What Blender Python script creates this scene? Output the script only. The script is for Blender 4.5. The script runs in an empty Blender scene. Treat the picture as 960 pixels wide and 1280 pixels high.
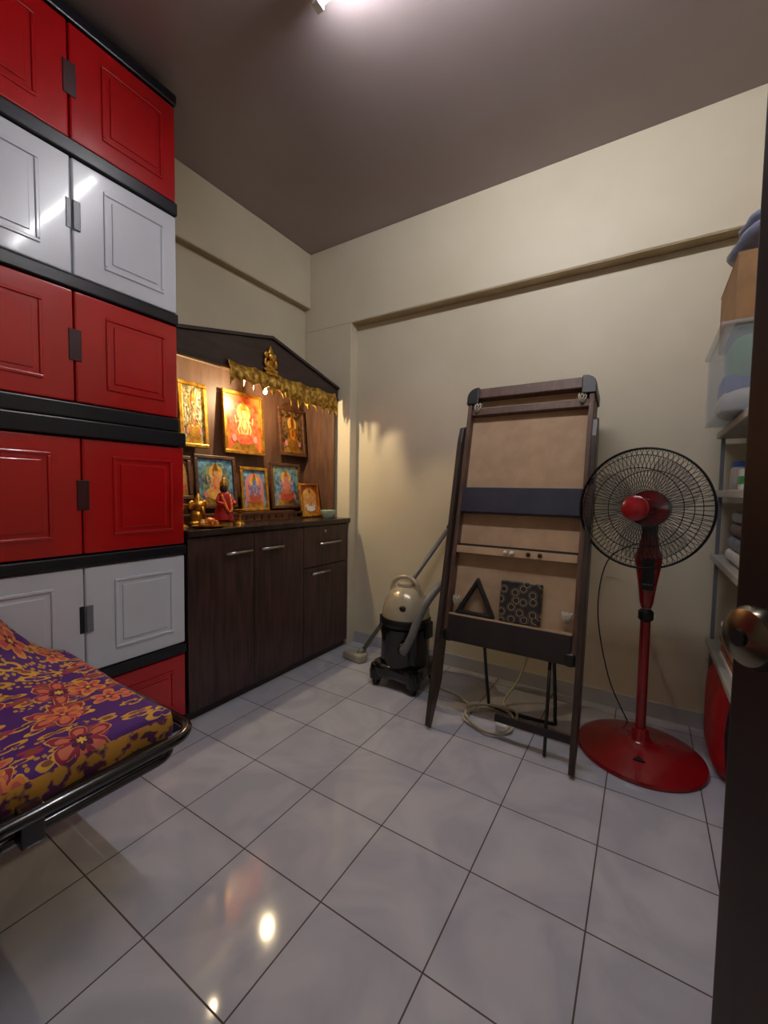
import bpy, bmesh, math, random
from mathutils import Vector, Matrix, Quaternion
random.seed(7)
scene=bpy.context.scene
try:
    scene.view_settings.view_transform='Standard'
    scene.view_settings.look='None'
except Exception: pass

# ---------------------------------------------------------------- helpers
def C(r,g,b):
    def f(c):
        c/=255.0
        return c/12.92 if c<=.04045 else ((c+.055)/1.055)**2.4
    return (f(r),f(g),f(b),1.0)
def N(nt,typ,**kw):
    n=nt.nodes.new(typ)
    for k,v in kw.items(): setattr(n,k,v)
    return n
def newmat(name):
    m=bpy.data.materials.new(name); m.use_nodes=True
    nt=m.node_tree; b=nt.nodes['Principled BSDF']
    return m,nt,b
def M(name,col,rough=.5,metal=0,col2=None,scale=8,stretch=(1,1,1),bump=0,coat=0,emit=None,estr=0,trans=0,alpha=1,detail=4,lo=.35,hi=.65,spec=None):
    m,nt,b=newmat(name)
    b.inputs['Base Color'].default_value=col
    b.inputs['Roughness'].default_value=rough
    b.inputs['Metallic'].default_value=metal
    if coat: b.inputs['Coat Weight'].default_value=coat; b.inputs['Coat Roughness'].default_value=.08
    if trans: b.inputs['Transmission Weight'].default_value=trans
    if alpha<1: b.inputs['Alpha'].default_value=alpha
    if spec is not None: b.inputs['Specular IOR Level'].default_value=spec
    if emit: b.inputs['Emission Color'].default_value=emit; b.inputs['Emission Strength'].default_value=estr
    if col2 is None: col2=tuple(x*.88 for x in col[:3])+(1,)
    tc=N(nt,'ShaderNodeTexCoord'); mp=N(nt,'ShaderNodeMapping'); mp.inputs['Scale'].default_value=stretch
    no=N(nt,'ShaderNodeTexNoise'); no.inputs['Scale'].default_value=scale; no.inputs['Detail'].default_value=detail
    cr=N(nt,'ShaderNodeValToRGB')
    cr.color_ramp.elements[0].position=lo; cr.color_ramp.elements[0].color=col2
    cr.color_ramp.elements[1].position=hi; cr.color_ramp.elements[1].color=col
    L=nt.links.new
    L(tc.outputs['Object'],mp.inputs['Vector']); L(mp.outputs['Vector'],no.inputs['Vector'])
    L(no.outputs['Fac'],cr.inputs['Fac']); L(cr.outputs['Color'],b.inputs['Base Color'])
    if bump:
        bu=N(nt,'ShaderNodeBump'); bu.inputs['Strength'].default_value=bump; bu.inputs['Distance'].default_value=.01
        L(no.outputs['Fac'],bu.inputs['Height']); L(bu.outputs['Normal'],b.inputs['Normal'])
    return m
def G(name,loc=(0,0,0),rot=None):
    e=bpy.data.objects.new(name,None); e.empty_display_size=.05
    e.location=loc
    if rot: e.rotation_euler=rot
    scene.collection.objects.link(e); return e
def obj(name,verts,faces,mat,par=None,mx=None,smooth=False,bev=0,seg=2,autos=None):
    me=bpy.data.meshes.new(name)
    if mx is not None: verts=[mx@Vector(v) for v in verts]
    me.from_pydata([tuple(v) for v in verts],[],faces); me.update()
    bm=bmesh.new(); bm.from_mesh(me); bmesh.ops.recalc_face_normals(bm,faces=bm.faces); bm.to_mesh(me); bm.free()
    if smooth:
        for p in me.polygons: p.use_smooth=True
    o=bpy.data.objects.new(name,me); scene.collection.objects.link(o)
    if isinstance(mat,(list,tuple)):
        for a in mat: me.materials.append(a)
    elif mat: me.materials.append(mat)
    if par: o.parent=par
    if bev:
        b=o.modifiers.new('bev','BEVEL'); b.width=bev; b.segments=seg; b.limit_method='ANGLE'
    return o
def box(name,a,b,mat,par=None,bev=0,mx=None,seg=2):
    x0,y0,z0=[min(a[i],b[i]) for i in range(3)]; x1,y1,z1=[max(a[i],b[i]) for i in range(3)]
    v=[(x0,y0,z0),(x1,y0,z0),(x1,y1,z0),(x0,y1,z0),(x0,y0,z1),(x1,y0,z1),(x1,y1,z1),(x0,y1,z1)]
    f=[(0,3,2,1),(4,5,6,7),(0,1,5,4),(1,2,6,5),(2,3,7,6),(3,0,4,7)]
    return obj(name,v,f,mat,par,mx,bev=bev,seg=seg)
def boxes(name,lst,mat,par=None,bev=0,mx=None):
    V=[];Fc=[]
    for a,b in lst:
        x0,y0,z0=[min(a[i],b[i]) for i in range(3)]; x1,y1,z1=[max(a[i],b[i]) for i in range(3)]
        k=len(V)
        V+=[(x0,y0,z0),(x1,y0,z0),(x1,y1,z0),(x0,y1,z0),(x0,y0,z1),(x1,y0,z1),(x1,y1,z1),(x0,y1,z1)]
        Fc+=[tuple(k+i for i in q) for q in [(0,3,2,1),(4,5,6,7),(0,1,5,4),(1,2,6,5),(2,3,7,6),(3,0,4,7)]]
    return obj(name,V,Fc,mat,par,mx,bev=bev)
def prism(name,pts,ax,lo,hi,mat,par=None,mx=None,bev=0,smooth=False):
    def P(p,t):
        return {0:(t,p[0],p[1]),1:(p[0],t,p[1]),2:(p[0],p[1],t)}[ax]
    n=len(pts); V=[P(p,lo) for p in pts]+[P(p,hi) for p in pts]
    Fc=[tuple(range(n)),tuple(range(2*n-1,n-1,-1))]+[(i,(i+1)%n,n+(i+1)%n,n+i) for i in range(n)]
    return obj(name,V,Fc,mat,par,mx,bev=bev,smooth=smooth)
def ell(cx,cy,rx,ry,n=24,a0=0): return [(cx+rx*math.cos(a0+2*math.pi*i/n),cy+ry*math.sin(a0+2*math.pi*i/n)) for i in range(n)]
def lathe(name,prof,mat,par=None,mx=None,seg=32,smooth=True,sx=1,sy=1):
    V=[];Fc=[];n=len(prof)
    for i in range(seg):
        a=2*math.pi*i/seg
        for r,z in prof: V.append((sx*r*math.cos(a),sy*r*math.sin(a),z))
    for i in range(seg):
        j=(i+1)%seg
        for k in range(n-1): Fc.append((i*n+k,j*n+k,j*n+k+1,i*n+k+1))
    if prof[0][0]>1e-6: Fc.append(tuple(i*n for i in range(seg))[::-1])
    if prof[-1][0]>1e-6: Fc.append(tuple(i*n+n-1 for i in range(seg)))
    o=obj(name,V,Fc,mat,par,mx,smooth=smooth)
    bm=bmesh.new(); bm.from_mesh(o.data); bmesh.ops.remove_doubles(bm,verts=bm.verts,dist=1e-5)
    bmesh.ops.recalc_face_normals(bm,faces=bm.faces); bm.to_mesh(o.data); bm.free()
    if smooth:
        for p in o.data.polygons: p.use_smooth=len(p.vertices)<=4
        m=o.modifiers.new('es','EDGE_SPLIT'); m.split_angle=math.radians(40)
    return o
def smoothpts(pts,n=8,closed=False):
    P=[Vector(p) for p in pts]; out=[]; L=len(P)
    rng=range(L if closed else L-1)
    for i in rng:
        p0=P[(i-1)%L] if (closed or i>0) else P[0]; p1=P[i]; p2=P[(i+1)%L]
        p3=P[(i+2)%L] if (closed or i+2<L) else P[-1]
        for k in range(n):
            t=k/n
            out.append(.5*((2*p1)+(-p0+p2)*t+(2*p0-5*p1+4*p2-p3)*t*t+(-p0+3*p1-3*p2+p3)*t**3))
    if not closed: out.append(P[-1])
    return out
def tubedata(pts,r,n=8,closed=False):
    P=[Vector(p) for p in pts]; L=len(P); V=[];Fc=[]
    up=None
    for i in range(L):
        a=P[(i-1)%L] if (closed or i>0) else P[i]; b=P[(i+1)%L] if (closed or i<L-1) else P[i]
        t=(b-a).normalized()
        if up is None:
            up=Vector((0,0,1)) if abs(t.z)<.9 else Vector((1,0,0))
        s=t.cross(up)
        if s.length<1e-4: s=t.cross(Vector((0,1,.3)))
        s.normalize(); up=s.cross(t).normalized()
        rr=r[i] if isinstance(r,(list,tuple)) else r
        for k in range(n):
            q=2*math.pi*k/n; V.append(P[i]+(s*math.cos(q)+up*math.sin(q))*rr)
    for i in range(L if closed else L-1):
        j=(i+1)%L
        for k in range(n): Fc.append((i*n+k,i*n+(k+1)%n,j*n+(k+1)%n,j*n+k))
    if not closed:
        Fc.append(tuple(range(n))[::-1]); Fc.append(tuple((L-1)*n+k for k in range(n)))
    return V,Fc
def tube(name,pts,r,mat,par=None,n=10,closed=False,sm=0,mx=None):
    if sm: pts=smoothpts(pts,sm,closed)
    V,Fc=tubedata(pts,r,n,closed)
    return obj(name,V,Fc,mat,par,mx,smooth=True)
def merge(parts):
    V=[];Fc=[]
    for v,f in parts:
        k=len(V); V+=list(v); Fc+=[tuple(k+i for i in q) for q in f]
    return V,Fc
def blob(name,c,r,mat,par=None,noise=0,seg=20,mx=None,power=1.0):
    V=[];Fc=[];nr=seg//2
    for i in range(nr+1):
        th=math.pi*i/nr
        for k in range(seg):
            a=2*math.pi*k/seg
            def sp(v): return math.copysign(abs(v)**power,v)
            d=1+noise*(math.sin(3*a+2*th*3)*.5+math.sin(5*a-4*th)*.5)*math.sin(th)
            V.append((c[0]+r[0]*sp(math.sin(th))*sp(math.cos(a))*d,c[1]+r[1]*sp(math.sin(th))*sp(math.sin(a))*d,c[2]+r[2]*sp(math.cos(th))*d))
    for i in range(nr):
        for k in range(seg): Fc.append((i*seg+k,i*seg+(k+1)%seg,(i+1)*seg+(k+1)%seg,(i+1)*seg+k))
    o=obj(name,V,Fc,mat,par,mx,smooth=True)
    bm=bmesh.new(); bm.from_mesh(o.data); bmesh.ops.remove_doubles(bm,verts=bm.verts,dist=1e-5)
    bmesh.ops.recalc_face_normals(bm,faces=bm.faces); bm.to_mesh(o.data); bm.free()
    for p in o.data.polygons: p.use_smooth=True
    return o
T=Matrix.Translation

# ---------------------------------------------------------------- materials
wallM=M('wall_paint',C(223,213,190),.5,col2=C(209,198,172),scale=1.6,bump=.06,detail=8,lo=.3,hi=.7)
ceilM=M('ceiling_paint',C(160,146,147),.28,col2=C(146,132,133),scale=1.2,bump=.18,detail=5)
beamEdge=M('beam_soffit_brown',C(176,156,120),.6,col2=C(160,140,104),scale=5)  # beam undersides, darker and browner than the wall colour
skirtM=M('skirting_tile',C(186,188,194),.2,scale=5)
def tiles():
    m,nt,b=newmat('floor_tiles'); L=nt.links.new
    g=N(nt,'ShaderNodeNewGeometry'); mp=N(nt,'ShaderNodeMapping'); mp.inputs['Location'].default_value=(.983+3,-1.408+3,0)
    L(g.outputs['Position'],mp.inputs['Vector'])
    br=N(nt,'ShaderNodeTexBrick'); br.offset=0; br.squash=1
    br.inputs['Scale'].default_value=1; br.inputs['Brick Width'].default_value=.3; br.inputs['Row Height'].default_value=.3
    br.inputs['Mortar Size'].default_value=.0022; br.inputs['Mortar Smooth'].default_value=.2; br.inputs['Bias'].default_value=0
    br.inputs['Color1'].default_value=C(198,200,211); br.inputs['Color2'].default_value=C(189,191,204); br.inputs['Mortar'].default_value=C(84,70,68)
    L(mp.outputs['Vector'],br.inputs['Vector'])
    no=N(nt,'ShaderNodeTexNoise'); no.inputs['Scale'].default_value=3.2; no.inputs['Detail'].default_value=7; no.inputs['Distortion'].default_value=1.6
    L(g.outputs['Position'],no.inputs['Vector'])
    cr=N(nt,'ShaderNodeValToRGB'); cr.color_ramp.elements[0].position=.4; cr.color_ramp.elements[0].color=(.86,.86,.88,1); cr.color_ramp.elements[1].position=.62; cr.color_ramp.elements[1].color=(1.04,1.02,1,1)
    L(no.outputs['Fac'],cr.inputs['Fac'])
    mx=N(nt,'ShaderNodeMix',data_type='RGBA',blend_type='MULTIPLY'); mx.inputs['Factor'].default_value=1
    L(br.outputs['Color'],mx.inputs[6]); L(cr.outputs['Color'],mx.inputs[7]); L(mx.outputs[2],b.inputs['Base Color'])
    r=N(nt,'ShaderNodeMapRange'); r.inputs['To Min'].default_value=.07; r.inputs['To Max'].default_value=.7
    L(br.outputs['Fac'],r.inputs['Value']); L(r.outputs['Result'],b.inputs['Roughness'])
    n2=N(nt,'ShaderNodeTexNoise'); n2.inputs['Scale'].default_value=6; L(g.outputs['Position'],n2.inputs['Vector'])
    ad=N(nt,'ShaderNodeMath',operation='MULTIPLY_ADD'); ad.inputs[1].default_value=-1.0; L(br.outputs['Fac'],ad.inputs[0]); 
    ms=N(nt,'ShaderNodeMath',operation='MULTIPLY'); ms.inputs[1].default_value=.35; L(n2.outputs['Fac'],ms.inputs[0]); L(ms.outputs[0],ad.inputs[2])
    bu=N(nt,'ShaderNodeBump'); bu.inputs['Strength'].default_value=.25; bu.inputs['Distance'].default_value=.004
    L(ad.outputs[0],bu.inputs['Height']); L(bu.outputs['Normal'],b.inputs['Normal'])
    return m
tileM=tiles()
redP=M('red_plastic',C(194,6,16),.22,col2=C(178,3,11),scale=3,coat=.5)
whiteP=M('white_plastic',C(224,228,238),.26,col2=C(215,220,231),scale=3,coat=.3)
blackP=M('black_plastic',C(20,22,34),.32,col2=C(15,16,26),scale=10)
darkRec=M('dark_handle_recess',C(62,6,12),.5,scale=10)
greyH=M('grey_handle',C(120,124,132),.35,scale=10)
walnut=M('walnut_laminate',C(84,58,54),.36,col2=C(46,31,30),scale=9,stretch=(6,6,.5),bump=.03,lo=.3,hi=.72,detail=6)
walnutD=M('walnut_dark',C(62,42,40),.35,col2=C(36,24,24),scale=9,stretch=(4,.6,4),lo=.3,hi=.7,detail=6)
walnutB=M('walnut_back',C(104,72,54),.5,col2=C(76,50,38),scale=9,stretch=(4,4,.6),lo=.3,hi=.7)
counterM=M('counter_laminate',C(56,44,42),.18,col2=C(38,30,30),scale=6)
steel=M('brushed_steel',C(200,198,192),.28,1,scale=40)
gold=M('gold_metal',C(226,176,76),.32,.85,col2=C(176,118,36),scale=30,bump=.2)
goldCloth=M('gold_cloth',C(216,172,60),.5,.3,col2=C(140,92,24),scale=45,bump=.4,lo=.4,hi=.6)
brownW=M('brown_wood',C(98,60,36),.45,col2=C(64,36,22),scale=14,stretch=(1,1,4))
mdf=M('mdf_board',C(188,158,126),.7,col2=C(176,146,114),scale=14)
mdfEdge=M('wood_rail',C(104,76,62),.5,col2=C(80,56,46),scale=12,stretch=(5,1,1))
navy=M('navy_laminate',C(52,54,68),.45,col2=C(44,46,60),scale=12)
dkb=M('dark_laminate',C(42,36,38),.4,col2=C(34,29,30),scale=12)
dkwood=M('dark_leg_board',C(66,54,47),.42,col2=C(46,37,33),scale=10,stretch=(3,3,.6))
black=M('black_rubber',C(22,22,24),.4,scale=20)
blackGl=M('black_gloss',C(18,18,22),.18,scale=20,coat=.4)
champ=M('champagne_plastic',C(200,188,164),.25,.2,col2=C(184,172,148),scale=12,coat=.3)
greyT=M('grey_hose',C(128,128,126),.42,.2,scale=30)
redGl=M('red_gloss',C(150,14,24),.24,col2=C(134,10,20),scale=6,coat=.4)
wireM=M('dark_wire',C(38,38,42),.35,.6,scale=30)
bladeM=M('smoky_blade',C(84,80,82),.3,alpha=.34,scale=10)
brass=M('door_knob_metal',C(140,134,118),.22,1,col2=C(116,110,94),scale=20)
doorM=M('door_wood',C(40,17,14),.45,col2=C(27,11,9),scale=8,stretch=(4,4,.5))
cream=M('cream_cable',C(206,198,174),.5,scale=20)
netM=M('net_cord',C(190,182,164),.7,scale=40)
white=M('white_matte',C(226,224,218),.5,scale=20)
card=M('cardboard',C(156,118,78),.75,col2=C(138,102,64),scale=12)
clearP=M('translucent_box',C(206,214,222),.25,alpha=.3,scale=8)
bagBlue=M('blue_plastic_bag',C(122,128,150),.35,col2=C(88,94,118),scale=12,bump=.5)
redBag=M('red_fabric',C(188,18,24),.55,col2=C(162,12,18),scale=20,bump=.2)
shelfW=M('shelf_white',C(168,164,156),.45,scale=8)
green=M('green_plastic',C(60,150,80),.5,scale=12)
orange=M('orange_plastic',C(220,110,40),.5,scale=12)
blueM=M('blue_plastic',C(50,90,180),.5,scale=12)

# ---------------------------------------------------------------- room shell
H=2.76; XL=-2.15; XR=.62; YB=2.40; YN=-1.35
box('floor',(XL-.1,YN-.1,-.1),(XR+.1,YB+.1,0),tileM)
box('ceiling',(XL-.1,YN-.1,H),(XR+.1,YB+.1,H+.1),ceilM)
box('wall_left',(XL-.1,YN-.1,0),(XL,YB+.1,H),wallM)
box('wall_back',(XL,YB,0),(XR,YB+.1,H),wallM)
box('wall_near',(XL,YN-.1,0),(XR,YN,H),wallM)
boxes('wall_right',[((XR,-.1,0),(XR+.1,YB,H)),((XR,YN,0),(XR+.1,-.95,H)),((XR,-.95,2.1),(XR+.1,-.1,H))],wallM)
box('trim_beam_back',(XL,2.32,2.215),(XR,YB,H),wallM,bev=.006)
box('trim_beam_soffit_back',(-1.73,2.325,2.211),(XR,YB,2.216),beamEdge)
box('trim_column_back',(XL,2.32,0),(-1.735,YB,2.216),wallM,bev=.006)
box('trim_beam_left',(XL,YN,2.38),(-2.10,2.32,H),wallM,bev=.006)
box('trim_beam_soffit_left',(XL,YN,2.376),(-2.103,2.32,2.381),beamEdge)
box('baseboard_back',(-1.73,YB-.012,0),(XR,YB,.075),skirtM)
box('baseboard_right',(XR-.012,-.05,0),(XR,YB-.012,.075),skirtM)
boxes('trim_door_frame',[((XR-.02,-.1,0),(XR+.1,-.05,2.15)),((XR-.02,-1.0,0),(XR+.1,-.95,2.15)),((XR-.02,-.95,2.1),(XR+.1,-.1,2.15))],doorM)

# ---------------------------------------------------------------- door
F0=Vector((-.5302,.8479,0)); R0=Vector((.8479,.5302,0))
E=F0*.46+R0*(.854*.46)
dm=Matrix((( -F0.x, R0.x,0,E.x),( -F0.y,R0.y,0,E.y),(0,0,1,0),(0,0,0,1)))
d=G('door_1')
box('slab',(0,0,.01),(.78,.038,2.05),doorM,d,bev=.003,mx=dm)
boxes('raised_panels',[((.12,-.006,.2),(.66,0,.85)),((.12,-.006,1.05),(.66,0,1.9))],doorM,d,bev=.004,mx=dm)
km=dm@T((.066,0,.952))@Matrix.Rotation(math.radians(90),4,'X')
lathe('knob',[(.034,0),(.034,.005),(.018,.007),(.012,.014),(.012,.018),(.022,.022),(.03,.029),(.031,.037),(.027,.045),(.014,.050),(0,.051)],brass,d,mx=km)
lathe('keyhole',[(.008,.050),(.008,.053),(0,.053)],black,d,mx=km)

# ---------------------------------------------------------------- stacked cabinets
st=G('stacked_plastic_cabinet')
XS=-1.735
def tier(y0,y1,z0,z1,ys,mat,hm,xf):
    box('tier_body',(-2.09,y0+.006,z0),(xf-.02,y1-.006,z1),blackP if mat is redP else mat,st,bev=.004)
    for s,(a,b) in enumerate([(y0,ys-.002),(ys+.002,y1)]):
        box('door_leaf',(xf-.02,a,z0+.004),(xf,b,z1-.004),mat,st,bev=.006,seg=3)
        ml=.075 if s==0 else .100; mr=.090 if s==0 else .055
        ya,yb,za,zb=a+ml,b-mr,z0+.065,z1-.062
        w=.012
        boxes('panel_moulding',[((xf-.001,ya,za),(xf+.005,yb,za+w)),((xf-.001,ya,zb-w),(xf+.005,yb,zb)),((xf-.001,ya,za+w),(xf+.005,ya+w,zb-w)),((xf-.001,yb-w,za+w),(xf+.005,yb,zb-w))],mat,st,bev=.003)
        box('panel_field',(xf-.001,ya+.028,za+.028),(xf+.004,yb-.028,zb-.028),mat,st,bev=.003)
    zc=(z0+z1)/2+.005
    if mat is redP:
        box('handle_recess',(xf-.001,ys-.018,zc-.055),(xf+.003,ys+.022,zc+.055),hm,st,bev=.002)
    else:
        box('handle_recess',(xf-.001,ys-.018,zc-.05),(xf+.003,ys-.002,zc+.05),blackP if zc<1 else hm,st,bev=.002)
        box('handle_grip',(xf-.001,ys+.002,zc-.05),(xf+.007,ys+.026,zc+.05),hm,st,bev=.003)
def cap(y0,y1,z0,z1,xf,e=.008):
    box('black_shelf_cap',(-2.09,y0-.002,z0),(xf+e,y1+.004,z1),blackP,st,bev=.005)
yu0,yu1,su=.307,1.075,.692
yl0,yl1,sl=.295,1.098,.705
cap(yu0,yu1,2.672,2.715,XS)
tier(yu0,yu1,2.280,2.672,su,redP,darkRec,XS)
cap(yu0,yu1,2.228,2.280,XS)
tier(yu0,yu1,1.822,2.228,su,whiteP,greyH,XS)
cap(yu0,yu1,1.776,1.822,XS)
tier(yu0,yu1,1.380,1.776,su,redP,darkRec,XS)
cap(yu0,yu1,1.325,1.380,XS)
cap(yl0,yl1,1.262,1.322,XS+.004,.014)
tier(yl0,yl1,.832,1.262,sl,redP,darkRec,XS+.004)
cap(yl0,yl1,.790,.832,XS+.004)
tier(yl0,yl1,.388,.790,sl,whiteP,greyH,XS+.004)
cap(yl0,yl1,.345,.388,XS+.004)
tier(yl0,yl1,.050,.345,sl,redP,darkRec,XS+.004)
cap(yl0,yl1,0,.05,XS+.004)

# ---------------------------------------------------------------- altar cabinet
al=G('prayer_altar_cabinet')
XF=-1.73; y0,y1=1.112,2.30
box('carcass',(-2.13,y0,.04),(XF-.02,y1,.86),walnut,al)
box('plinth',(-2.13,y0,0),(XF-.03,y1,.04),walnutD,al)
box('counter_top',(-2.14,y0-.005,.862),(XF+.015,y1+.012,.892),counterM,al,bev=.004)
for a,b,z0,z1 in [(y0,1.487,.05,.855),(1.491,1.862,.05,.855),(1.866,y1,.05,.60),(1.866,y1,.605,.855)]:
    box('door_front',(XF-.02,a,z0),(XF,b,z1),walnut,al,bev=.002)
for ya,yb,z in [(1.30,1.46,.765),(1.52,1.68,.765),(1.92,2.09,.565),(1.99,2.20,.745)]:
    tube('bar_handle',[(XF+.02,ya,z),(XF+.02,yb,z)],.007,steel,al)
    for yy in (ya+.015,yb-.015): tube('handle_post',[(XF-.001,yy,z),(XF+.02,yy,z)],.004,steel,al,n=8)
tube('lock',[(XF-.001,2.06,.82),(XF+.006,2.06,.82)],.009,steel,al,n=14)
XP=-1.84
box('back_board',(-2.142,y0,.892),(-2.125,y1,1.78),walnutB,al)
box('side_board_near',(-2.13,y0,.892),(XP-.005,y0+.02,1.76),walnut,al)
box('side_board_far',(-2.13,y1-.02,.892),(XP-.005,y1,1.76),walnutB,al)
yc=1.70
ped=[(y0-.01,1.695),(y1+.005,1.695),(y1+.005,1.772),(yc+.05,1.918),(yc,1.93),(yc-.05,1.918),(y0-.01,1.80)]
prism('pediment_board',ped,0,XP-.012,XP+.01,walnutD,al,bev=.003)
for p,q in [((y0-.01,1.80),(yc-.05,1.918)),((yc+.05,1.918),(y1+.005,1.772)),((yc-.05,1.918),(yc,1.93)),((yc,1.93),(yc+.05,1.918))]:
    prism('roof_slope',[p,q,(q[0],q[1]+.016),(p[0],p[1]+.016)],0,-2.14,XP+.022,walnutD,al)
box('pediment_lower_trim',(XP+.008,y0-.01,1.695),(XP+.016,y1+.005,1.712),walnutD,al,bev=.002)
em=G('ganesha_emblem',(XP+.012,1.685,1.735))
blob('belly',(.006,0,.04),(.012,.034,.032),gold,em)
blob('head',(.010,0,.09),(.014,.022,.024),gold,em)
for s in (-1,1):
    blob('ear',(.006,s*.03,.094),(.005,.016,.02),gold,em)
    blob('arm',(.008,s*.038,.055),(.007,.01,.024),gold,em)
    blob('leg',(.010,s*.026,.014),(.01,.026,.011),gold,em)
lathe('crown',[(.018,0),(.016,.012),(.009,.028),(.004,.04),(0,.044)],gold,em,mx=T((.006,0,.106)),sx=.5)
tube('trunk',[(.02,0,.085),(.028,0,.065),(.026,.008,.045),(.022,.014,.04)],.006,gold,em,sm=4)
prism('base_plate',[(-.045,-.012),(.045,-.012),(.04,.004),(-.04,.004)],0,-.001,.018,gold,em)
V=[];Fc=[];n=240
for i in range(n+1):
    t=i/n; y=1.40+t*.86; xo=XP+.032+.008*math.sin(t*95)
    zb=1.60+.05*abs(math.sin(t*math.pi*12))**.6-(.03 if .45<t else 0)
    V+=[(XP+.018,y,1.738-.012*abs(math.sin(t*math.pi*5))),(xo,y,1.69),(xo+.004,y,zb)]
for i in range(n):
    for k in range(2): Fc.append((i*3+k,i*3+k+1,i*3+3+k+1,i*3+3+k))
va=obj('gold_valance_cloth',V,Fc,goldCloth,None,smooth=True)
sm_=va.modifiers.new('s','SOLIDIFY'); sm_.thickness=.003
orangeG=M('marigold_garland',C(236,150,40),.6,col2=C(200,60,30),scale=120)
def pic(x,ya,yb,za,zb,fc,bg,body,skin,halo,lean=.03,fw=.022,arch=False):
    g=G('deity_picture_frame',(x,(ya+yb)/2,za),(0,-math.atan(lean/(zb-za)),0))
    w=(yb-ya)/2; h=zb-za
    fr=[((0,-w,0),(.018,w,fw)),((0,-w,h-fw),(.018,w,h)),((0,-w,fw),(.018,-w+fw,h-fw)),((0,w-fw,fw),(.018,w,h-fw))]
    boxes('frame_border',fr,fc,g,bev=.004)
    if arch:
        prism('arch_crest',[(-w*.8,h),(w*.8,h),(w*.45,h+.03),(0,h+.045),(-w*.45,h+.03)],0,.002,.016,fc,g)
    box('picture_ground',(0,-w+.005,.005),(.008,w-.005,h-.005),bg,g)
    iw=w-fw; ih=h-2*fw; c=fw
    prism('arch_backdrop',[(-iw*.82,c),(iw*.82,c)]+[(iw*.82*math.cos(a*math.pi/12),c+ih*.62+ih*.3*math.sin(a*math.pi/12)) for a in range(13)],0,.008,.0088,halo if bg is not bgSi else bgSi,g)
    prism('halo',ell(0,c+ih*.70,iw*.40,ih*.17),0,.0088,.0096,yl,g)
    prism('throne',[(-iw*.8,c+.004),(iw*.8,c+.004),(iw*.6,c+ih*.14),(-iw*.6,c+ih*.14)],0,.0088,.0098,gold,g)
    prism('robe',ell(0,c+ih*.26,iw*.60,ih*.15),0,.0098,.011,body,g)
    prism('torso',[(-iw*.20,c+ih*.3),(iw*.20,c+ih*.3),(iw*.30,c+ih*.58),(iw*.1,c+ih*.62),(-iw*.1,c+ih*.62),(-iw*.30,c+ih*.58)],0,.0098,.0115,skin,g)
    prism('garland',ell(0,c+ih*.46,iw*.2,ih*.14),0,.0115,.0121,orangeG,g)
    prism('chest',ell(0,c+ih*.48,iw*.12,ih*.10),0,.0121,.0127,skin,g)
    prism('face',ell(0,c+ih*.69,iw*.14,ih*.075),0,.011,.0125,skin,g)
    prism('crown',[(-iw*.16,c+ih*.74),(iw*.16,c+ih*.74),(iw*.07,c+ih*.88),(0,c+ih*.93),(-iw*.07,c+ih*.88)],0,.011,.0128,gold,g)
    for s in (-1,1):
        prism('arm_raised',[(s*iw*.26,c+ih*.57),(s*iw*.50,c+ih*.48),(s*iw*.56,c+ih*.62),(s*iw*.50,c+ih*.63),(s*iw*.45,c+ih*.53),(s*iw*.26,c+ih*.51)],0,.0098,.0114,skin,g)
        prism('arm_lower',[(s*iw*.26,c+ih*.54),(s*iw*.42,c+ih*.38),(s*iw*.30,c+ih*.28),(s*iw*.26,c+ih*.31),(s*iw*.34,c+ih*.38),(s*iw*.22,c+ih*.48)],0,.0098,.0116,skin,g)
        prism('flower',ell(s*iw*.62,c+ih*.22,iw*.13,ih*.07,10),0,.0098,.0112,pk,g)
    return g
bgOr=M('picture_orange',C(206,106,46),.35,col2=C(156,44,26),scale=14,lo=.4,hi=.6)
bgBl=M('picture_blue',C(110,160,190),.35,col2=C(60,92,120),scale=30,lo=.4,hi=.6)
bgGr=M('picture_green',C(130,150,116),.35,col2=C(66,86,100),scale=34,lo=.4,hi=.6)
bgDk=M('picture_dark',C(120,88,46),.4,col2=C(56,32,18),scale=40,lo=.42,hi=.58)
bgSi=M('picture_silver',C(180,168,126),.35,.3,col2=C(110,98,58),scale=50,bump=.5,lo=.42,hi=.58)
rd=M('paint_red',C(170,44,40),.4,col2=C(180,100,50),scale=40)
yl=M('paint_yellow',C(216,180,90),.4,col2=C(196,130,60),scale=40)
pk=M('paint_pink',C(196,124,124),.4,scale=40)
bl=M('paint_blue',C(80,120,190),.4,scale=40)
sk=M('paint_skin',C(206,150,106),.4,scale=30)
pic(-2.085,1.30,1.468,1.30,1.655,gold,bgSi,gold,bgSi,bgSi)
pic(-2.085,1.573,1.871,1.29,1.665,gold,bgOr,rd,sk,rd)
pic(-2.085,2.008,2.255,1.31,1.64,brownW,bgDk,gold,gold,bgDk,arch=True)
pic(-2.03,1.235,1.335,1.02,1.25,brownW,bgDk,rd,sk,yl)
pic(-2.03,1.353,1.616,.97,1.265,brownW,bgBl,yl,sk,bgGr,fw=.02)
pic(-2.03,1.650,1.860,.945,1.215,gold,bgBl,rd,bl,pk,fw=.02)
pic(-2.03,1.887,2.157,.955,1.255,brownW,bgGr,rd,pk,bgBl,fw=.02)
pic(-1.95,2.075,2.265,.895,1.125,gold,bgOr,white,sk,yl,lean=.04,fw=.014)
box('altar_step_shelf',(-2.12,1.20,.892),(-1.99,2.05,.944),brownW,bev=.003)
rl=G('low_wooden_rail',(-1.90,1.75,.892))
boxes('rail_boards',[((-.012,-.28,0),(.012,.28,.014)),((-.006,-.28,.038),(.006,.28,.05))]+[((-.005,-.275+i*.055-.005,.014),(.005,-.275+i*.055+.005,.038)) for i in range(11)],brownW,rl)
idl=G('red_draped_idol',(-1.86,1.40,.892))
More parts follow.
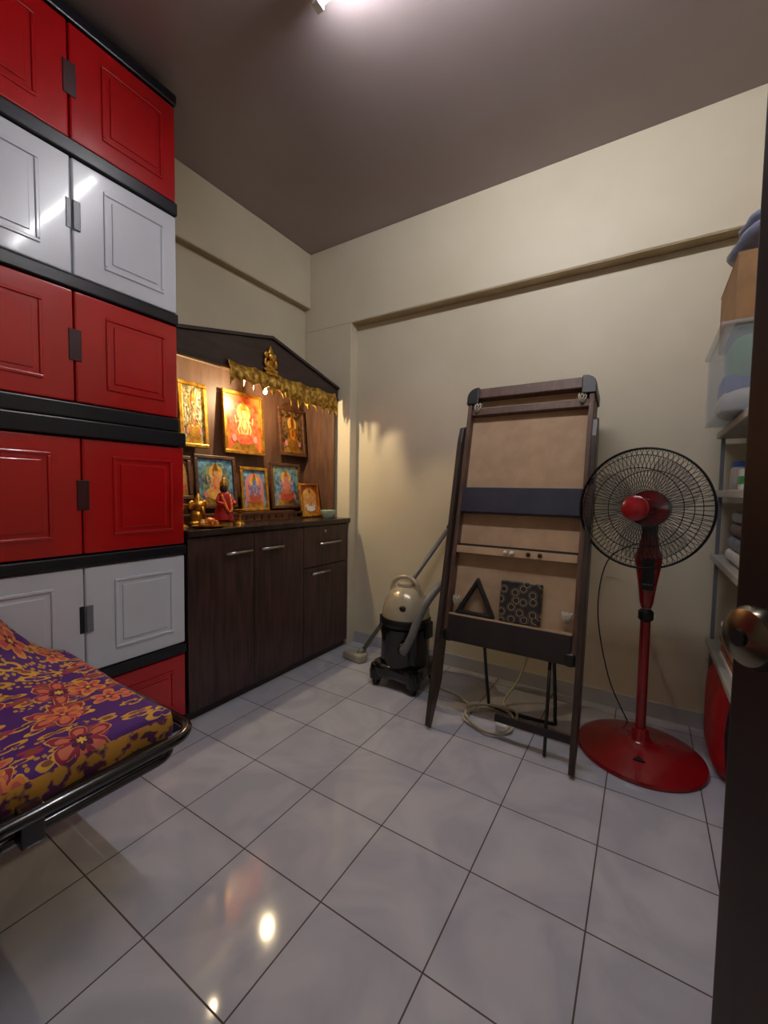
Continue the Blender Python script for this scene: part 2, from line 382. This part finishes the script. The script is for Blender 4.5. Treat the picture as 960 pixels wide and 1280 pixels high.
lathe('pedestal',[(.045,0),(.045,.012),(.035,.018),(.03,.03)],gold,idl)
lathe('robe',[(.05,.03),(.046,.06),(.034,.11),(.036,.14),(.026,.165),(.012,.172)],redBag,idl)
blob('head',(0,0,.19),(.02,.02,.024),M('idol_dark',C(60,36,30),.4),idl)
lathe('crown',[(.02,.205),(.018,.22),(.008,.24),(0,.25)],gold,idl)
for s in (-1,1): tube('arm',[(0,s*.03,.15),(.02,s*.05,.12),(.045,s*.03,.11)],.009,redBag,idl,sm=4)
tube('garland',[(.015,-.025,.16),(.045,-.015,.09),(.05,0,.07),(.045,.015,.09),(.015,.025,.16)],.007,orangeG,idl,sm=4)
for (x,y,s) in [(-1.90,1.18,1.0),(-1.86,1.50,.7)]:
    g=G('brass_oil_lamp',(x,y,.892))
    lathe('lamp_body',[(.04*s,0),(.038*s,.006),(.012*s,.02),(.009*s,.06*s),(.016*s,.07*s),(.01*s,.08*s),(.035*s,.1*s),(.042*s,.112*s),(.02*s,.115*s),(0,.112*s)],gold,g)
g=G('marigold_offering',(-1.80,1.27,.892))
lathe('brass_plate',[(.05,0),(.075,.008),(.078,.011),(.05,.005),(0,.005)],gold,g)
for i in range(26):
    a=random.random()*6.3; r=random.random()*.05
    blob('flower',(r*math.cos(a),r*1.2*math.sin(a),.02+.034*(1-r/.05)*random.random()),(.014,.014,.011),random.choice([orangeG,gold,yl,rd]),g,noise=.15,seg=10)
g=G('brass_ganesha_idol',(-1.93,1.30,.892))
blob('belly',(0,0,.045),(.035,.042,.04),gold,g); blob('head',(.01,0,.1),(.026,.028,.028),gold,g)
for s in (-1,1):
    blob('ear',(0,s*.036,.104),(.008,.02,.024),gold,g); blob('leg',(.02,s*.03,.014),(.02,.03,.013),gold,g)
lathe('crown',[(.022,.12),(.016,.135),(.006,.16),(0,.165)],gold,g)
tube('trunk',[(.034,0,.095),(.045,0,.07),(.04,.012,.05)],.008,gold,g,sm=4)
g=G('white_offering_bowl',(-1.80,2.17,.892))
lathe('bowl',[(.025,0),(.03,.004),(.048,.04),(.052,.055),(.048,.055),(.042,.035),(0,.02)],M('pale_green_ceramic',C(190,214,190),.25),g)
warm=(1,.78,.46)
for (x,y,z,pw,es,top,off) in [(-1.925,1.735,1.655,16.0,40,1.885,(.03,0,0)),(-1.878,1.33,1.765,3.2,6,1.835,(0,0,-.03))]:
    g=G('altar_bulb',(x,y,z))
    em_=M('bulb_glow',(1,.8,.5,1),.3,emit=(1,.80,.45,1),estr=es)
    blob('glass',(0,0,0),(.012,.012,.017),em_,g,seg=14)
    tube('socket',[(0,0,.016),(0,0,.04)],.010,white,g)
    tube('flex',[(0,0,.04),(0,0,top-z)],.003,white,g,n=6)
    ld=bpy.data.lights.new('altar_bulb_light','POINT'); ld.energy=pw; ld.color=warm; ld.shadow_soft_size=.011
    lo=bpy.data.objects.new('bulb_light',ld); lo.location=off; lo.parent=g; scene.collection.objects.link(lo)

# ---------------------------------------------------------------- folding bed
bed=G('folding_bed')
def batik():
    m,nt,b=newmat('purple_batik'); L=nt.links.new
    g=N(nt,'ShaderNodeNewGeometry')
    def mth(op,a,b_=None,c=None):
        n=N(nt,'ShaderNodeMath',operation=op)
        for i,v in enumerate((a,b_,c)):
            if v is None: continue
            if hasattr(v,'links'): L(v,n.inputs[i])
            else: n.inputs[i].default_value=v
        return n.outputs[0]
    def layer(scale,stretch,rot,petals,R,seedloc,inner=.5):
        mp=N(nt,'ShaderNodeMapping'); mp.inputs['Scale'].default_value=stretch; mp.inputs['Rotation'].default_value=(0,0,rot); mp.inputs['Location'].default_value=seedloc
        L(g.outputs['Position'],mp.inputs['Vector'])
        fl=N(nt,'ShaderNodeVectorMath',operation='MULTIPLY'); fl.inputs[1].default_value=(1,1,0); L(mp.outputs['Vector'],fl.inputs[0])
        no=N(nt,'ShaderNodeTexNoise'); no.inputs['Scale'].default_value=26; L(g.outputs['Position'],no.inputs['Vector'])
        v=N(nt,'ShaderNodeTexVoronoi'); v.voronoi_dimensions='2D'; v.inputs['Scale'].default_value=scale; v.inputs['Randomness'].default_value=.8
        L(fl.outputs[0],v.inputs['Vector'])
        sb=N(nt,'ShaderNodeVectorMath',operation='SUBTRACT'); L(fl.outputs[0],sb.inputs[0]); L(v.outputs['Position'],sb.inputs[1])
        sp=N(nt,'ShaderNodeSeparateXYZ'); L(sb.outputs[0],sp.inputs[0])
        ang=mth('ARCTAN2',sp.outputs[1],sp.outputs[0])
        sc=N(nt,'ShaderNodeSeparateColor'); L(v.outputs['Color'],sc.inputs[0])
        ang=mth('ADD',ang,mth('MULTIPLY',sc.outputs[1],6.28))
        pet=mth('ABSOLUTE',mth('COSINE',mth('MULTIPLY',ang,petals/2.0)))
        rad=mth('MULTIPLY',mth('MULTIPLY_ADD',pet,1-inner,inner),R)
        rad=mth('MULTIPLY',rad,mth('MULTIPLY_ADD',no.outputs['Fac'],.8,.6))
        q=mth('DIVIDE',v.outputs['Distance'],rad)
        return q,sc.outputs[0],pet,sc.outputs[2]
    cur=N(nt,'ShaderNodeRGB').outputs[0]; cur.default_value=C(80,24,116)
    def mixc(fac,cur,new):
        mx=N(nt,'ShaderNodeMix',data_type='RGBA'); L(fac,mx.inputs[0]); L(cur,mx.inputs[6])
        mx.inputs[7].default_value=new
        return mx.outputs[2]
    q,rn,_,_=layer(60,(1,1,1),.3,2,.30,(0,0,0),.9)
    dn=N(nt,'ShaderNodeTexNoise'); dn.inputs['Scale'].default_value=7; L(g.outputs['Position'],dn.inputs['Vector'])
    cur=mixc(mth('MULTIPLY',mth('LESS_THAN',q,1),mth('GREATER_THAN',dn.outputs['Fac'],.52)),cur,C(206,150,50))
    for k,(rot,lc) in enumerate([(.6,(.3,.1,0)),(-.8,(.7,.4,0)),(1.5,(.1,.8,0))]):
        q,rn,pet,r3=layer(10,(2.4,1,1),rot,2,.40,lc,.2)
        keep=mth('GREATER_THAN',rn,.56 if k!=2 else .70)
        cur=mixc(mth('MULTIPLY',mth('LESS_THAN',q,1),keep),cur,C(222,166,56) if k!=2 else C(170,40,80))
        cur=mixc(mth('MULTIPLY',mth('LESS_THAN',q,.60),keep),cur,C(140,80,50) if k!=1 else C(78,24,112))
    for sc_,R,lc,c1,c2,c3,th in [(6.6,.48,(.1,.2,0),C(152,34,66),C(214,112,84),C(84,14,70),.48),(9,.42,(.55,.63,0),C(222,130,60),C(204,84,84),C(110,20,70),.62)]:
        q,rn,pet,r3=layer(sc_,(1,1,1),0,6 if R>.45 else 5,R,lc,.45)
        keep=mth('GREATER_THAN',rn,th)
        def ring(lim): return mth('MULTIPLY',mth('LESS_THAN',q,lim),keep)
        cur=mixc(ring(1.0),cur,C(228,172,70))
        cur=mixc(ring(.93),cur,c1)
        cur=mixc(mth('MULTIPLY',ring(.74),mth('GREATER_THAN',pet,.7)),cur,c2)
        cur=mixc(ring(.34),cur,c3)
        cur=mixc(ring(.15),cur,C(236,190,60))
    L(cur,b.inputs['Base Color']); b.inputs['Roughness'].default_value=.75
    return m
batikM=batik()
batikSide=M('mustard_batik_border',C(200,144,50),.7,col2=C(96,40,80),scale=34,lo=.44,hi=.52,detail=2)
bx0,bx1,by0,by1,zt=-1.695,-1.072,-1.18,.632,.50
V=[];Fc=[];nx,ny=50,120
def zs(x,y):
    z=zt+.005*math.sin(9*x+5*y)+.003*math.sin(17*y-6*x)
    z+=.29*math.exp(-((x+1.74)/.19)**2-((y-.36)/.15)**2)
    z+=.006*math.sin(30*x+12*y)*math.exp(-((x+1.6)/.3)**2-((y-.3)/.3)**2)
    e=min(x-bx0,bx1-x,y-by0,by1-y)
    if e<.02: z-=.012*(1-e/.02)**2
    return z
for i in range(nx+1):
    for j in range(ny+1):
        x=bx0+(bx1-bx0)*i/nx; y=by0+(by1-by0)*j/ny
        V.append((x,y,zs(x,y)))
for i in range(nx):
    for j in range(ny): Fc.append((i*(ny+1)+j,(i+1)*(ny+1)+j,(i+1)*(ny+1)+j+1,i*(ny+1)+j+1))
obj('batik_sheet_top',V,Fc,batikM,bed,smooth=True)
V=[];Fc=[]
loop=[(bx1,by0+(by1-by0)*j/ny) for j in range(ny+1)]+[(bx1-(bx1-bx0)*i/nx,by1) for i in range(1,nx+1)]
for k,(x,y) in enumerate(loop):
    ox,oy=(1,0) if k<=ny else (0,1)
    w=.004*math.sin(k*.7)
    for (dz,off) in [(0,0),(-.010,.010),(-.032,.014+w),(-.068,.008+w)]:
        V.append((x+ox*off,y+oy*off,zs(x,y)+dz))
for k in range(len(loop)-1):
    for r in range(3): Fc.append((k*4+r,(k+1)*4+r,(k+1)*4+r+1,k*4+r+1))
o=obj('batik_sheet_border',V,Fc,[batikM,batikSide],bed,smooth=True)
for i,p in enumerate(o.data.polygons): p.material_index=0 if i%3<1 else 1
box('mattress',(bx0+.01,by0+.01,.425),(bx1-.004,by1-.004,.478),black,bed,bev=.01)
blob('pillow_under_sheet',(-1.58,.30,.50),(.1,.22,.06),batikM,bed,power=.7)
def rrect(x0,x1,y0,y1,r,z):
    P=[]
    for cx,cy,a0 in [(x1-r,y1-r,0),(x0+r,y1-r,90),(x0+r,y0+r,180),(x1-r,y0+r,270)]:
        for k in range(7):
            a=math.radians(a0+15*k); P.append((cx+r*math.cos(a),cy+r*math.sin(a),z))
    return P
tube('frame_tube_upper',rrect(-1.705,-1.0,-1.25,.668,.07,.435),.0135,blackGl,bed,closed=True)
tube('frame_tube_lower',rrect(-1.69,-1.03,-1.2,.63,.06,.385),.0125,blackGl,bed,closed=True)
box('sling_deck',(-1.68,-1.19,.40),(-1.05,.615,.418),black,bed)
for yy in (.02,-.95):
    tube('u_leg',[(-1.66,yy,.39),(-1.66,yy-.03,.06),(-1.63,yy-.03,.013),(-1.14,yy-.03,.013),(-1.10,yy-.03,.06),(-1.09,yy,.39)],.012,blackGl,bed,sm=5)
boxes('hinge_bracket',[((-1.035,.29,.372),(-1.0,.33,.45)),((-1.035,-.45,.372),(-1.0,-.41,.45))],blackGl,bed,bev=.004)

# ---------------------------------------------------------------- leaning pool table
pt=G('folded_pool_table',(-.500,1.712,0),(math.radians(-13),0,0))
W=.290
for s in (-1,1):
    Lo,Hi=sorted((s*(W+.002),s*(W+.024)))
    prism('leg_board',[(-.035,.010),(-.005,.0),(.06,.20),(.06,1.38),(.02,1.46),(-.02,1.44),(-.035,1.36)],0,Lo,Hi,dkwood,pt,bev=.003)
    a0,a1=sorted((s*W,s*(W-.02)))
    box('side_apron',(a0,0,.40),(a1,.16,1.64),mdfEdge,pt,bev=.002)
box('end_apron_top',(-W+.03,.0,1.60),(W-.03,.16,1.652),mdfEdge,pt,bev=.004)
box('end_apron_bottom',(-W+.021,-.005,.40),(W-.021,.16,.52),dkb,pt,bev=.003)
box('apron_top_edge',(-W+.021,-.004,.520),(W-.021,.045,.528),mdf,pt)
box('underside_panel',(-W+.018,.045,.50),(W-.018,.055,1.61),mdf,pt)
box('playfield_slab',(-W+.018,.12,.42),(W-.018,.16,1.63),M('green_felt',C(24,92,60),.9),pt)
box('middle_cross_board',(-W+.021,-.004,1.015),(W-.021,.05,1.137),navy,pt,bev=.003)
box('upper_cross_bar',(-W+.021,.01,1.515),(W-.021,.05,1.55),mdfEdge,pt,bev=.002)
box('ledge_bar',(-W+.021,.0,.815),(W-.021,.045,.85),mdf,pt,bev=.002)
box('ledge_groove',(-W+.021,.02,.85),(W-.021,.045,.862),dkb,pt)
for s in (-1,1):
    a0,a1=sorted((s*(W-.05),s*(W+.001)))
    cxx,czz=s*(W-.042),1.608
    pl=[(s*(W-.052),1.57),(s*(W-.052),1.656)]+[(cxx+s*.05*math.cos(math.radians(a)),czz+.05*math.sin(math.radians(a))) for a in (90,70,50,30,10,0)]+[(s*(W+.008),1.57)]
    prism('corner_pocket_cap',pl,1,-.008,.166,black,pt,bev=.004)
    box('corner_pocket_cap',(a0,-.008,.395),(a1,.165,.455),black,pt,bev=.018,seg=4)
    for sc in (1.555,.59):
        parts=[]
        cx=s*(W-.048)
        for k in range(8):
            a=k*math.pi/4
            for q in (.4,-.4):
                parts.append(tubedata([(cx+.02*math.cos(a),.015+.018*math.sin(a),sc+.02),(cx+.017*math.cos(a+q),.008+.016*math.sin(a+q),sc),(cx+.006*math.cos(a+2*q),.004+.006*math.sin(a+2*q),sc-.026)],.0022,5))
        v,f=merge(parts); obj('pocket_net',v,f,netM,pt,smooth=True)
for xx,mm in [(-.03,white),(.0,white),(.07,black),(.12,black)]:
    tube('bolt_knob',[(xx,.0,.833),(xx,-.014,.833)],.009,mm,pt,n=12)
tube('rear_leg_frame',[(-.12,.10,.42),(-.12,.26,.13),(-.10,.30,.085),(.16,.30,.085),(.19,.26,.13),(.19,.10,.42)],.008,black,pt,sm=4)
tube('rear_leg_stay',[(.19,.02,.40),(.19,.05,.02)],.007,black,pt,n=8)
box('lower_stretcher',(-.02,.028,.10),(W,.046,.13),dkb,pt,bev=.002)
tr=G('billiard_triangle_rack',(-.150,-.002,.530)); tr.parent=pt
o_=[(-.095,0),(.095,0),(0,.178)]; i_=[(-.066,.017),(.066,.017),(0,.142)]
Vv=[];Ff=[]
for yv in (0,.035):
    for p in o_+i_: Vv.append((p[0],yv,p[1]))
for k in range(3):
    k2=(k+1)%3
    Ff+=[(k,k2,3+k2,3+k),(6+k,6+k2,9+k2,9+k),(k,k2,6+k2,6+k),(3+k,3+k2,9+k2,9+k)]
obj('triangle_frame',Vv,Ff,black,tr,bev=.006)
def circ():
    m,nt,b=newmat('circle_pattern'); L=nt.links.new
    tc=N(nt,'ShaderNodeTexCoord'); v=N(nt,'ShaderNodeTexVoronoi'); v.voronoi_dimensions='2D'; v.inputs['Scale'].default_value=24; v.inputs['Randomness'].default_value=.7
    mp=N(nt,'ShaderNodeMapping'); mp.inputs['Rotation'].default_value=(math.radians(-90),0,0)
    L(tc.outputs['Object'],mp.inputs['Vector']); L(mp.outputs[0],v.inputs['Vector'])
    cr=N(nt,'ShaderNodeValToRGB'); cr.color_ramp.interpolation='CONSTANT'
    e=cr.color_ramp.elements; e[0].position=0; e[0].color=C(34,30,32); e[1].position=.28; e[1].color=C(160,142,116)
    x=e.new(.34); x.color=C(34,30,32)
    x=e.new(.44); x.color=C(130,116,94); x=e.new(.47); x.color=C(34,30,32)
    L(v.outputs['Distance'],cr.inputs[0]); L(cr.outputs[0],b.inputs['Base Color']); b.inputs['Roughness'].default_value=.5
    return m
sq=G('circle_patterned_box',(.050,-.004,.530)); sq.parent=pt
box('box_body',(-.088,0,0),(.088,.04,.18),circ(),sq,bev=.006)

cb=G('coiled_power_cable',(-.57,1.93,0))
P=[(.10,.30,.30),(.05,.26,.12),(0,.17,.02)]
for k in range(24):
    a=k*.62+1.2; P.append((.115*math.cos(a)+.02*math.sin(k*1.3),.115*math.sin(a)-.02+.015*math.cos(k),.008+.0035*k*.3))
P+=[(-.14,.04,.02),(-.24,.12,.01),(-.36,.14,.01)]
tube('cable',P,.0055,cream,cb,sm=5,n=7)
box('plug',(.03,-.08,0),(.08,-.03,.03),white,cb,bev=.005)

# ---------------------------------------------------------------- stand fan
fan=G('pedestal_fan',(.02,2.02,0))
lathe('base',[(.232,0),(.236,.008),(.232,.018),(.19,.034),(.10,.05),(.05,.06),(.035,.075),(.03,.11),(.026,.115),(0,.115)],redGl,fan,seg=64)
prism('base_badge',[(-.02,-.012),(.02,-.012),(0,.02)],2,.045,.052,black,fan,mx=T((0,-.13,-.004)))
lathe('pole_lower',[(.019,.11),(.019,.57)],redGl,fan)
lathe('height_collar',[(.019,.565),(.028,.575),(.028,.605),(.018,.615)],black,fan)
lathe('pole_upper',[(.012,.61),(.012,.68)],steel,fan)
lathe('control_housing',[(.018,.62),(.024,.64),(.034,.72),(.046,.80),(.048,.83),(.036,.87),(.028,.93),(0,.935)],redGl,fan,sy=.8)
box('control_panel',(-.022,-.045,.70),(.022,-.03,.83),black,fan,bev=.004)
for k in range(4): tube('speed_button',[(-.013+.009*k,-.044,.725),(-.013+.009*k,-.051,.725)],.0035,greyH,fan,n=8)
nrm=Vector((-.30,-1,.03)).normalized()
hm=T((-.033,-.15,1.034))@nrm.to_track_quat('Z','Y').to_matrix().to_4x4()
lathe('motor_housing',[(0,-.19),(.035,-.188),(.058,-.17),(.066,-.14),(.066,-.10),(.072,-.085),(.05,-.078),(0,-.078)],redGl,fan,mx=hm)
lathe('neck_joint',[(.026,.92),(.03,.95),(.028,.985),(.018,.99)],black,fan)
RC=.228
parts=[]
for k in range(76):
    a=2*math.pi*k/76; ca,sa=math.cos(a),math.sin(a)
    def pp(L_): return [hm@Vector((r*ca,r*sa,z)) for r,z in L_]
    parts.append(tubedata(pp([(.045,.062),(.10,.066),(.16,.056),(.205,.03),(RC,.004)]),.0011,4))
    parts.append(tubedata(pp([(.07,-.085),(.12,-.09),(.17,-.078),(.21,-.04),(RC,-.004)]),.0011,4))
for r,z,w in [(RC,.004,.0038),(RC,-.005,.0038),(.15,.0585,.0016),(.15,-.084,.0016),(.045,.062,.002),(.07,-.085,.002),(.2,.033,.0014)]:
    parts.append(tubedata([hm@Vector((r*math.cos(2*math.pi*i/64),r*math.sin(2*math.pi*i/64),z)) for i in range(64)],w,6,True))
v,f=merge(parts); obj('wire_cage',v,f,wireM,fan,smooth=True)
lathe('cage_badge',[(.047,.058),(.047,.068),(.04,.074),(0,.077)],redGl,fan,mx=hm)
lathe('blade_hub',[(.04,-.06),(.042,-.03),(.036,.01),(.02,.03),(0,.032)],redGl,fan,mx=hm)
for b_ in range(3):
    V=[];Fc=[];nr,na=10,12
    for i in range(nr+1):
        r=.035+(.195-.035)*i/nr
        span=math.radians(38+48*math.sin(math.pi*min(1,i/nr*.85)))
        for j in range(na+1):
            t=j/na-.5; a=b_*2*math.pi/3+.5+t*span+.35*i/nr
            V.append((r*math.cos(a),r*math.sin(a),-.02-t*.055))
    for i in range(nr):
        for j in range(na): Fc.append((i*(na+1)+j,(i+1)*(na+1)+j,(i+1)*(na+1)+j+1,i*(na+1)+j+1))
    o=obj('blade',V,Fc,bladeM,fan,mx=hm,smooth=True)
tube('fan_cord',[(-.05,.2,.03),(-.14,.26,.2),(-.2,.30,.5),(-.17,.32,.75),(-.05,.2,.86),(0,.04,.86)],.003,black,fan,sm=6,n=6)

# ---------------------------------------------------------------- vacuum cleaner
vc=G('wet_dry_vacuum',(-1.125,2.05,0))
lathe('tank',[(.12,.07),(.135,.085),(.140,.15),(.136,.27),(.142,.30),(.142,.33),(.13,.335)],blackGl,vc,seg=40)
lathe('power_head',[(.134,.335),(.142,.345),(.142,.375),(.135,.385)],black,vc,seg=40)
lathe('dome',[(.134,.385),(.132,.42),(.118,.475),(.092,.52),(.055,.548),(.03,.553),(0,.554)],champ,vc,seg=40)
lathe('dome_vent',[(.0,.50),(.05,.551),(.048,.568),(.035,.578),(0,.58)],champ,vc,seg=28)
tube('carry_handle',[(-.09,-.01,.50),(-.075,-.01,.565),(-.03,-.01,.598),(.03,-.01,.598),(.075,-.01,.565),(.09,-.01,.50)],.012,champ,vc,sm=5)
blob('switch',(.04,-.112,.45),(.02,.014,.018),black,vc)
for s in (-1,1):
    box('lid_latch',(s*.132,-.03,.28),(s*.158,.03,.37),black,vc,bev=.006)
pts=[]
for k in range(40):
    a=2*math.pi*k/40; r=.165+.022*math.cos(4*(a-math.pi/4))
    pts.append((r*math.cos(a),r*math.sin(a)))
prism('base_dolly',pts,2,.055,.13,blackGl,vc,bev=.02,smooth=False)
for k in range(4):
    a=math.pi/4+k*math.pi/2; cx,cy=.165*math.cos(a),.165*math.sin(a)
    lathe('caster_shroud',[(.038,.04),(.04,.08),(.03,.12),(0,.128)],blackGl,vc,mx=T((cx,cy,0)))
    tube('caster_wheel',[(cx-.012,cy,.027),(cx+.012,cy,.027)],.027,black,vc,n=20)
H_=[(.06,-.13,.24),(.10,-.19,.26),(.14,-.19,.34),(.165,-.16,.44),(.20,-.10,.54),(.235,-.02,.60),(.27,.05,.60),(.28,.10,.52),(.26,.14,.38)]
hp=smoothpts(H_,14)
tube('ribbed_hose',hp,[.02+.002*(i%2) for i in range(len(hp))],greyT,vc,n=12)
tube('hose_port',[(.05,-.115,.24),(.07,-.15,.245)],.03,black,vc,n=16)
wd=G('vacuum_wand',(-1.5,2.16,0))
tube('wand_tube',[(0,0,.05),(.49,.20,.86)],.014,greyT,wd,n=14)
tube('wand_collar',[(.235,.096,.44),(.265,.108,.49)],.019,black,wd,n=14)
tube('wand_grip',[(.49,.20,.86),(.515,.21,.91)],.017,black,wd,n=14)
prism('floor_nozzle',[(-.12,-.05),(.03,-.075),(.05,-.02),(.02,.035),(-.02,.04),(-.11,.0)],2,.0,.05,M('nozzle_grey',C(176,168,150),.5),wd,bev=.01)
tube('nozzle_neck',[(-.02,-.02,.03),(.01,.005,.07)],.02,greyT,wd,n=12)

# ---------------------------------------------------------------- storage rack at right
rk=G('storage_rack',(.265,1.70,0))
for z in (.42,.80,1.08,1.335):
    box('shelf_board',(-.01,0,z),(.33,.66,z+.028),shelfW,rk,bev=.004)
for xx in (.004,.30):
    for yy in (.008,.63): box('post',(xx,yy,0),(xx+.014,yy+.014,1.335),greyH,rk)
tb=G('translucent_storage_box',(.195,1.76,1.364))
boxes('tub_walls',[((0,0,0),(.34,.42,.006)),((0,0,.006),(.005,.42,.27)),((.335,0,.006),(.34,.42,.27)),((.005,0,.006),(.335,.005,.27)),((.005,.415,.006),(.335,.42,.27))],clearP,tb)
box('tub_lid',(-.012,-.012,.268),(.352,.432,.288),clearP,tb,bev=.008)
blob('green_item',(.09,.10,.18),(.07,.08,.08),green,tb,power=.7); blob('blue_item',(.10,.28,.10),(.08,.09,.09),blueM,tb,power=.7)
blob('orange_item',(.25,.12,.12),(.07,.09,.11),orange,tb,power=.7); blob('white_item',(.09,.2,.05),(.08,.18,.045),white,tb,power=.7); blob('blue_bottle',(.08,.10,.10),(.06,.06,.06),blueM,tb,power=.8)
cx=G('cardboard_carton',(.225,1.80,1.653))
box('carton_body',(0,0,0),(.32,.38,.225),card,cx,bev=.003)
boxes('carton_flaps',[((-.001,0,.222),(.155,.38,.229)),((.165,0,.222),(.321,.38,.229))],card,cx)
bb=G('blue_plastic_sack',(.40,1.97,1.884))
blob('sack_body',(0,0,.077),(.18,.19,.075),bagBlue,bb,noise=.08,seg=36)
blob('sack_fold',(-.06,-.06,.12),(.1,.10,.045),bagBlue,bb,noise=.12,seg=30)
gb=G('small_medicine_box',(.27,1.84,1.109))
box('carton',(0,0,0),(.08,.05,.07),white,gb,bev=.002); box('label',(-.001,-.001,.02),(.081,.051,.045),green,gb)
jr=G('screw_top_jar',(.30,2.02,1.109))
lathe('jar_body',[(.034,0),(.036,.005),(.036,.075),(.028,.085),(0,.085)],shelfW,jr); lathe('lid',[(.03,.085),(.031,.105),(0,.106)],blueM,jr)
g=G('folded_cloth_pile',(.43,2.0,.829))
for k in range(4): box('cloth',(-.15+.005*k,-.17,.05*k),(.13,.17,.05*k+.048),[white,bagBlue,M('cloth_brown%d'%k,C(110,90,84),.8),greyH][k],g,bev=.018,seg=3)
g=G('stacked_magazines',(.42,1.98,.449))
for k in range(7): box('magazine',(-.145+.004*(k%3),-.15,.02*k),(.11,.13+.01*(k%2),.02*k+.019),[white,rd,bagBlue,card,greyH,orange,white][k],g,bev=.002)
rb=G('red_duffel_bag',(.405,2.13,0))
blob('bag_body',(0,0,.195),(.155,.19,.195),redBag,rb,power=.4,seg=40,noise=.008)
tube('bag_piping',[(-.10,-.19,.03),(-.115,-.19,.2),(-.10,-.17,.365),(-.10,.0,.385),(-.10,.17,.365),(-.115,.19,.2)],.008,black,rb,sm=5)
tube('bag_zip',[(0,-.19,.36),(0,0,.392),(0,.19,.36)],.006,black,rb,sm=4)

# ---------------------------------------------------------------- ceiling tube light
tl=G('fluorescent_tube_light',(-1.0,1.115,H))
box('batten',(.02,-.02,-.045),(1.22,.02,0),white,tl,bev=.006)
glow=M('tube_glow',(1,1,1,1),.3,emit=(.96,.96,1,1),estr=112)
tube('tube',[(.03,0,-.065),(1.21,0,-.065)],.013,glow,tl,n=14)
for xx in (.0,1.205): box('lamp_holder',(xx,-.018,-.084),(xx+.028,.018,-.0),white,tl,bev=.004)

w=bpy.data.worlds.new('world'); scene.world=w; w.use_nodes=True
w.node_tree.nodes['Background'].inputs[0].default_value=(.5,.6,.8,1); w.node_tree.nodes['Background'].inputs[1].default_value=.1

# ---------------------------------------------------------------- camera
f,yaw,pit,rol,h=522.4,.5588,.0526,.0159,1.088
A=Vector((-math.sin(yaw),math.cos(yaw),0)); B=Vector((math.cos(yaw),math.sin(yaw),0)); Z=Vector((0,0,1))
Fv=A*math.cos(pit)-Z*math.sin(pit); Uv=Z*math.cos(pit)+A*math.sin(pit)
Rv=B*math.cos(rol)+Uv*math.sin(rol); U2=Uv*math.cos(rol)-B*math.sin(rol)
cd=bpy.data.cameras.new('camera'); co=bpy.data.objects.new('camera',cd); scene.collection.objects.link(co)
m3=Matrix((Rv,U2,-Fv)).transposed()
co.matrix_world=T((0,0,h))@m3.to_4x4()
cd.sensor_fit='VERTICAL'; cd.sensor_height=24; cd.lens=24*f/1280; cd.clip_start=.02
scene.camera=co
